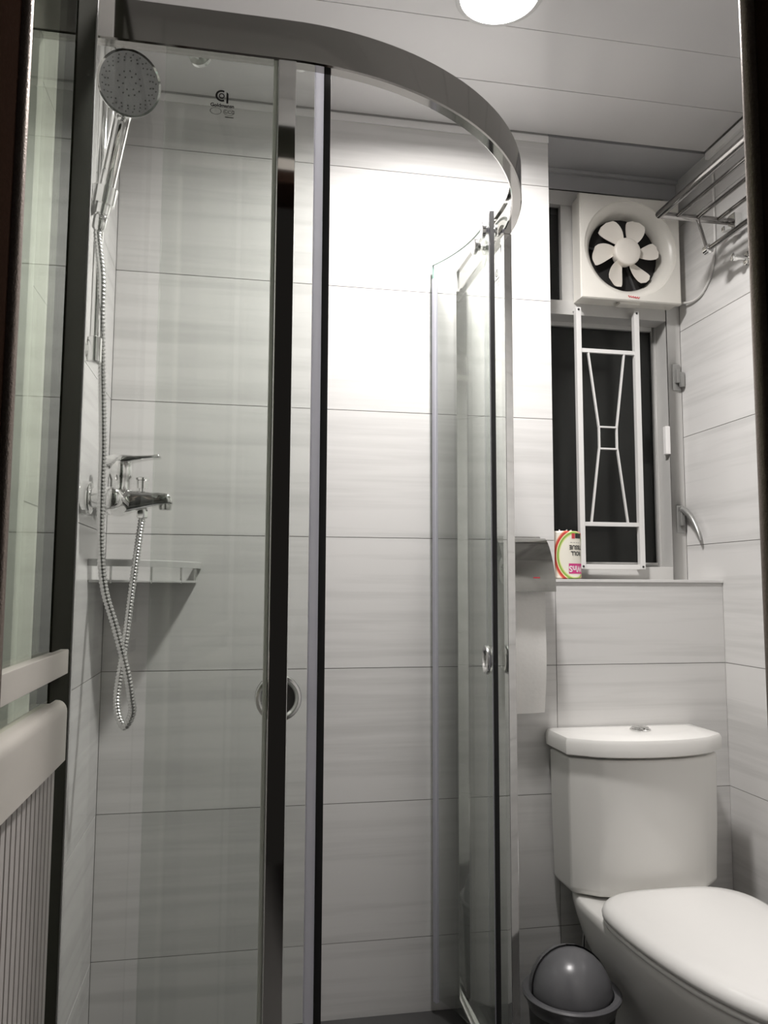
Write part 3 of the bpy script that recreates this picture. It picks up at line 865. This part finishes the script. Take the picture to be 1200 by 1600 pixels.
def rr_(x, r): return [(x, ya + r * math.cos(2 * PI * k / 28), za + r * math.sin(2 * PI * k / 28)) for k in range(28)]
m.rings([rr_(0.612, 0.016), rr_(0.612, 0.033), rr_(0.706, 0.033), rr_(0.706, 0.016)], closed=True)
m.build('roll', 'paper', tr, smooth=40)
m = MB()
rs = []
for i in range(25):
    t = i / 24
    z = 1.126 - (1.126 - 0.796) * t
    y = 1.7435 + 0.030 * t + 0.004 * math.sin(t * 7)
    row = []
    for k in range(7):
        x = 0.613 + 0.0925 * k / 6 + 0.004 * t
        row.append((x, y + 0.0025 * math.sin(k * 1.3 + t * 5) * t, z - 0.0035 * t * (1 - k / 6)))
    rs.append([p for p in row] + [(p[0], p[1] + 0.0006, p[2]) for p in row[::-1]])
m.rings(rs)
m.build('hanging_sheet', 'paper', tr, smooth=60)

# ------------------------------------------------------------------ wrapped tissue roll on the sill
CX, CYY, CR, CHH = 0.800, 1.880, 0.0495, 0.119
wr = thing('tissue_roll_pack', (CX, CYY, ZS), 'wrapped toilet tissue roll with pink label upside down on window sill', 'tissue roll')
m = MB().lathe((CX, CYY, ZS), (0, 0, 1), [(0, 0.02), (0.0005, 0.044), (0.004, CR), (CHH - 0.004, CR), (CHH, 0.045), (CHH - 0.001, 0.022), (CHH - 0.008, 0.012)], 48)
w_ = m.build('wrapper', 'tissue_wrapper', wr, smooth=40)
m = MB()
for k in range(9):
    a = k * 0.7
    m.tube([(CX + 0.006 * math.cos(a), CYY + 0.006 * math.sin(a), ZS + CHH - 0.008), (CX + 0.028 * math.cos(a), CYY + 0.028 * math.sin(a), ZS + CHH + 0.0035)], [0.004, 0.0015], 5)
m.build('folded_end', 'white_print', w_)
def wrap_print(txt, size, a0, z0, mat, name, flip=True, lift=0.0005, bold=0.0):
    vs, fs = text_mesh(txt, size, size * 0.03)
    m = MB()
    for v in vs:
        x, y = (-v.x, -v.y) if flip else (v.x, v.y)
        a = a0 + x / CR
        m.v.append((CX + (CR + lift) * math.sin(a), CYY - (CR + lift) * math.cos(a), z0 + ZS + y))
    for f in fs: m.face(list(f))
    m.build(name, mat, wr)
def wrap_patch(a0, a1, z0, z1, mat, name, lift=0.0003):
    m = MB(); n_ = 10; b = 0
    for k in range(n_ + 1):
        a = a0 + (a1 - a0) * k / n_
        for z in (z0, z1): m.v.append((CX + (CR + lift) * math.sin(a), CYY - (CR + lift) * math.cos(a), ZS + z))
    for k in range(n_): m.face([2 * k, 2 * k + 2, 2 * k + 3, 2 * k + 1])
    m.build(name, mat, wr)
wrap_print('TISSUE', 0.0145, 0.46, 0.0790, 'black_print', 'lettering')
wrap_print('ROLL', 0.0145, 0.46, 0.0640, 'black_print', 'lettering')
for k_ in range(4): wrap_patch(0.08 + 0.17 * k_, 0.20 + 0.17 * k_, 0.0898, 0.0909, 'grey_print', 'small_print')
wrap_patch(-0.02, 1.00, 0.0135, 0.0385, 'pink_print', 'pink_label')
wrap_print('WinS', 0.0210, 0.46, 0.0260, 'white_print', 'lettering')
wrap_patch(0.16, 0.36, 0.100, 0.113, 'red_print', 'red_mark')
wrap_patch(0.38, 0.86, 0.101, 0.113, 'black_print', 'black_mark')

# ------------------------------------------------------------------ toilet
tl = thing('toilet', (0.908, 1.5, 0), 'white close coupled toilet with closed lid below the window', 'toilet')
TX = 0.915
def bowl_ring(z, hw, yb, yf, sq_=0.55, yo=None, n=48):
    """rounded block at the back, long oval towards the front"""
    out = []
    ym = yb - (yb - yf) * 0.42 if yo is None else yo
    for k in range(n):
        a = 2 * PI * k / n
        c, s = math.cos(a), math.sin(a)
        if s >= 0:
            x = hw * math.copysign(abs(c) ** 0.35, c); y = ym + (yb - ym) * abs(s) ** 0.35
        else:
            x = hw * math.copysign(abs(c) ** 0.85, c); y = ym - (ym - yf) * abs(s) ** 0.95
        out.append((TX + x, y, z))
    return out
rs = [bowl_ring(0.0, 0.105, 1.74, 1.27), bowl_ring(0.03, 0.102, 1.74, 1.275), bowl_ring(0.12, 0.092, 1.745, 1.30), bowl_ring(0.20, 0.100, 1.755, 1.27),
      bowl_ring(0.27, 0.128, 1.770, 1.19), bowl_ring(0.32, 0.150, 1.785, 1.135), bowl_ring(0.36, 0.164, 1.79, 1.105), bowl_ring(0.385, 0.170, 1.795, 1.095), bowl_ring(0.402, 0.171, 1.795, 1.093), bowl_ring(0.408, 0.166, 1.790, 1.10)]
MB().rings(rs).build('bowl', 'porcelain', tl, smooth=50)
def seat_ring(z, ins, n=64):
    out = []
    yb, yf, ym, hw = 1.622 - ins * 0.6, 1.075 + ins, 1.50, 0.176 - ins
    for k in range(n):
        a = 2 * PI * k / n
        c, s = math.cos(a), math.sin(a)
        if s >= 0:
            x = hw * math.copysign(abs(c) ** 0.55, c); y = ym + (yb - ym) * abs(s) ** 0.75
        else:
            x = hw * math.copysign(abs(c) ** 0.92, c); y = ym - (ym - yf) * abs(s) ** 1.0
        out.append((TX - 0.008 + x, y, z))
    return out
MB().rings([seat_ring(0.409, 0.008), seat_ring(0.411, 0.004), seat_ring(0.417, 0.003), seat_ring(0.420, 0.006)]).build('seat', 'seat_plastic', tl, smooth=60)
MB().rings([seat_ring(0.4215, 0.006), seat_ring(0.424, 0.001), seat_ring(0.431, 0.0), seat_ring(0.439, 0.003), seat_ring(0.446, 0.010), seat_ring(0.450, 0.022), seat_ring(0.452, 0.05), seat_ring(0.453, 0.10)]).build('seat_lid', 'seat_plastic', tl, smooth=70)
for sx_ in (-0.07, 0.07):
    MB().cyl((TX - 0.008 + sx_ - 0.02, 1.629, 0.419), (TX - 0.008 + sx_ + 0.02, 1.629, 0.419), 0.009, n=16).build('hinge', 'seat_plastic', tl, bevel=0.002)
def tank_outline(hw, yb, ys, yf, grow=0.0, n=14):
    """flat back, short straight sides, bowed front"""
    p = [(TX - hw, yb), (TX - hw, ys)]
    for k in range(1, n):
        t = -1 + 2 * k / n
        p.append((TX + (hw - 0.028) * t, yf + (ys - 0.028 - yf) * abs(t) ** 2.2))
    p += [(TX + hw, ys), (TX + hw, yb)]
    return p
rs = []
for z, hw, yb, ys_, yf_ in ((0.412, 0.172, 1.800, 1.715, 1.660), (0.424, 0.178, 1.805, 1.707, 1.652), (0.55, 0.181, 1.806, 1.703, 1.645), (0.708, 0.183, 1.807, 1.700, 1.640)):
    rs.append([(x, y, z) for x, y in tank_outline(hw, yb, ys_, yf_)])
MB().rings(rs).build('cistern', 'porcelain', tl, bevel=0.005, segs=3)
rs = []
for z, g in ((0.715, 0.000), (0.718, 0.004), (0.743, 0.005), (0.752, 0.001), (0.756, -0.012), (0.758, -0.04)):
    rs.append([(x, y, z) for x, y in tank_outline(0.186 + g, 1.810 + min(0, g), 1.696 - g, 1.633 - g)])
MB().rings(rs).build('cistern_lid', 'porcelain', tl, smooth=45)
bt = MB().lathe((TX + 0.006, 1.725, 0.7575), (0, 0, 1), [(0, 0.024), (0.003, 0.024), (0.005, 0.022)], 28).build('button_ring', 'chrome', tl, smooth=40)
for s in (-1, 1):
    m = MB(); b = []
    for k in range(13):
        a = -PI / 2 + PI * k / 12
        b.append((TX + 0.006 + s * (0.001 + 0.018 * math.cos(a)), 1.725 + 0.019 * math.sin(a)))
    m.prism(b if s > 0 else b[::-1], 0.7625, 0.7665)
    m.build('flush_button', 'satin_steel', bt, bevel=0.001)
hz = smooth_path([(0.790, 1.770, 0.40), (0.797, 1.775, 0.33), (0.798, 1.780, 0.26), (0.795, 1.790, 0.21), (0.79, YB, 0.19)], 6)
MB().tube(hz, 0.005, 8).build('water_hose', 'satin_steel', tl, smooth=60)

# ------------------------------------------------------------------ dome lid bin
BXX, BYY, BZ = 0.668, 1.555, 0.288
bn = thing('waste_bin', (BXX, BYY, 0), 'small grey waste bin with domed swing lid beside the toilet', 'bin')
MB().lathe((BXX, BYY, 0), (0, 0, 1), [(0, 0.066), (0.004, 0.069), (0.26, 0.084), (0.262, 0.082), (0.01, 0.064)], 40).build('body', 'bin_dark', bn, smooth=40)
MB().lathe((BXX, BYY, BZ - 0.028), (0, 0, 1), [(0, 0.0855), (0.016, 0.089), (0.024, 0.0965), (0.029, 0.0975), (0.032, 0.094), (0.030, 0.083), (0.004, 0.0815)], 48).build('collar', 'bin_plastic', bn, smooth=50)
def dome(az0, az1, r, name, mat, tilt=0.0, z0=BZ):
    m = MB(); nu, nv = 28, 14
    for off in (0, -0.002):
        b = len(m.v)
        for i in range(nu + 1):
            az = az0 + (az1 - az0) * i / nu
            for j in range(nv + 1):
                el = PI * j / nv
                # sphere lune about a left-right hinge axis
                x = (r + off) * math.cos(el)
                q = (r + off) * math.sin(el)
                m.v.append((BXX + x * math.cos(tilt) - 0, BYY - q * math.cos(az), z0 + q * math.sin(az)))
        for i in range(nu):
            for j in range(nv):
                a = b + i * (nv + 1) + j
                m.face([a, a + 1, a + nv + 2, a + nv + 1])
    return m.build(name, mat, bn, smooth=60)
dome(0.0, PI * 0.60, 0.0800, 'swing_lid', 'bin_plastic')
dome(PI * 0.57, PI, 0.0835, 'rear_hood', 'bin_plastic')

# ------------------------------------------------------------------ folding door leaf standing open along the left
fd = thing('folding_door', (-0.193, 0.73, 0.02), 'folded open door leaf with greenish glass, cream rails and ribbed panel', 'door')
DX = -0.178
for y0, y1 in ((0.866, 0.962), (0.500, 0.552)):
    MB().box(-0.206, DX - 0.008, y0, y1, 0.02, 2.0).build('stile', 'bronze_dark', fd, bevel=0.002)
MB().box(-0.2065, DX - 0.0065, 0.962, 0.967, 0.02, 2.0).build('end_strip', 'alu_white', fd, bevel=0.001)
MB().box(-0.206, DX - 0.010, 0.552, 0.866, 1.955, 2.0).build('head_rail', 'bronze_dark', fd, bevel=0.002)
MB().box(-0.1925, -0.1875, 0.552, 0.866, 0.93, 1.955).build('glass_pane', 'door_glass', fd)
MB().box(DX - 0.012, DX, 0.500, 0.910, 0.9925, 1.0185).build('mid_rail', 'door_cream', fd, bevel=0.0012)
# rounded lower rail
pr = [(DX - 0.016, 0.905)] + [(DX + 0.004, 0.905), (DX + 0.004, 0.950)] + [(DX + 0.004 - 0.010 * (1 - math.cos(a)), 0.955 + 0.012 * math.sin(a)) for a in [PI / 2 * k / 6 for k in range(7)]] + [(DX - 0.016, 0.967)]
rs = [[(x, y, z) for x, z in pr] for y in (0.500, 0.893)]
rs.append([(x - 0.003 if x > DX - 0.01 else x, 0.901, min(z, 0.962)) for x, z in pr])
rs.append([(x - 0.008 if x > DX - 0.01 else x, 0.905, min(z, 0.952)) for x, z in pr])
MB().rings(rs).build('lower_rail', 'door_cream', fd, smooth=45)
m = MB()
prof = []
y = 0.552; k = 0
while y < 0.884:
    prof += [(DX - 0.004, y), (DX - 0.004, y + 0.0115), (DX - 0.0065, y + 0.0130), (DX - 0.0065, y + 0.0145)]
    y += 0.016
prof += [(DX - 0.010, 0.889), (DX - 0.012, 0.889), (DX - 0.012, 0.552)]
m.prism([(a, b) for a, b in prof], 0.06, 0.904)
m.build('ribbed_panel', 'door_panel', fd)
MB().box(DX - 0.012, DX + 0.002, 0.500, 0.905, 0.02, 0.06).build('bottom_rail', 'door_cream', fd, bevel=0.002)
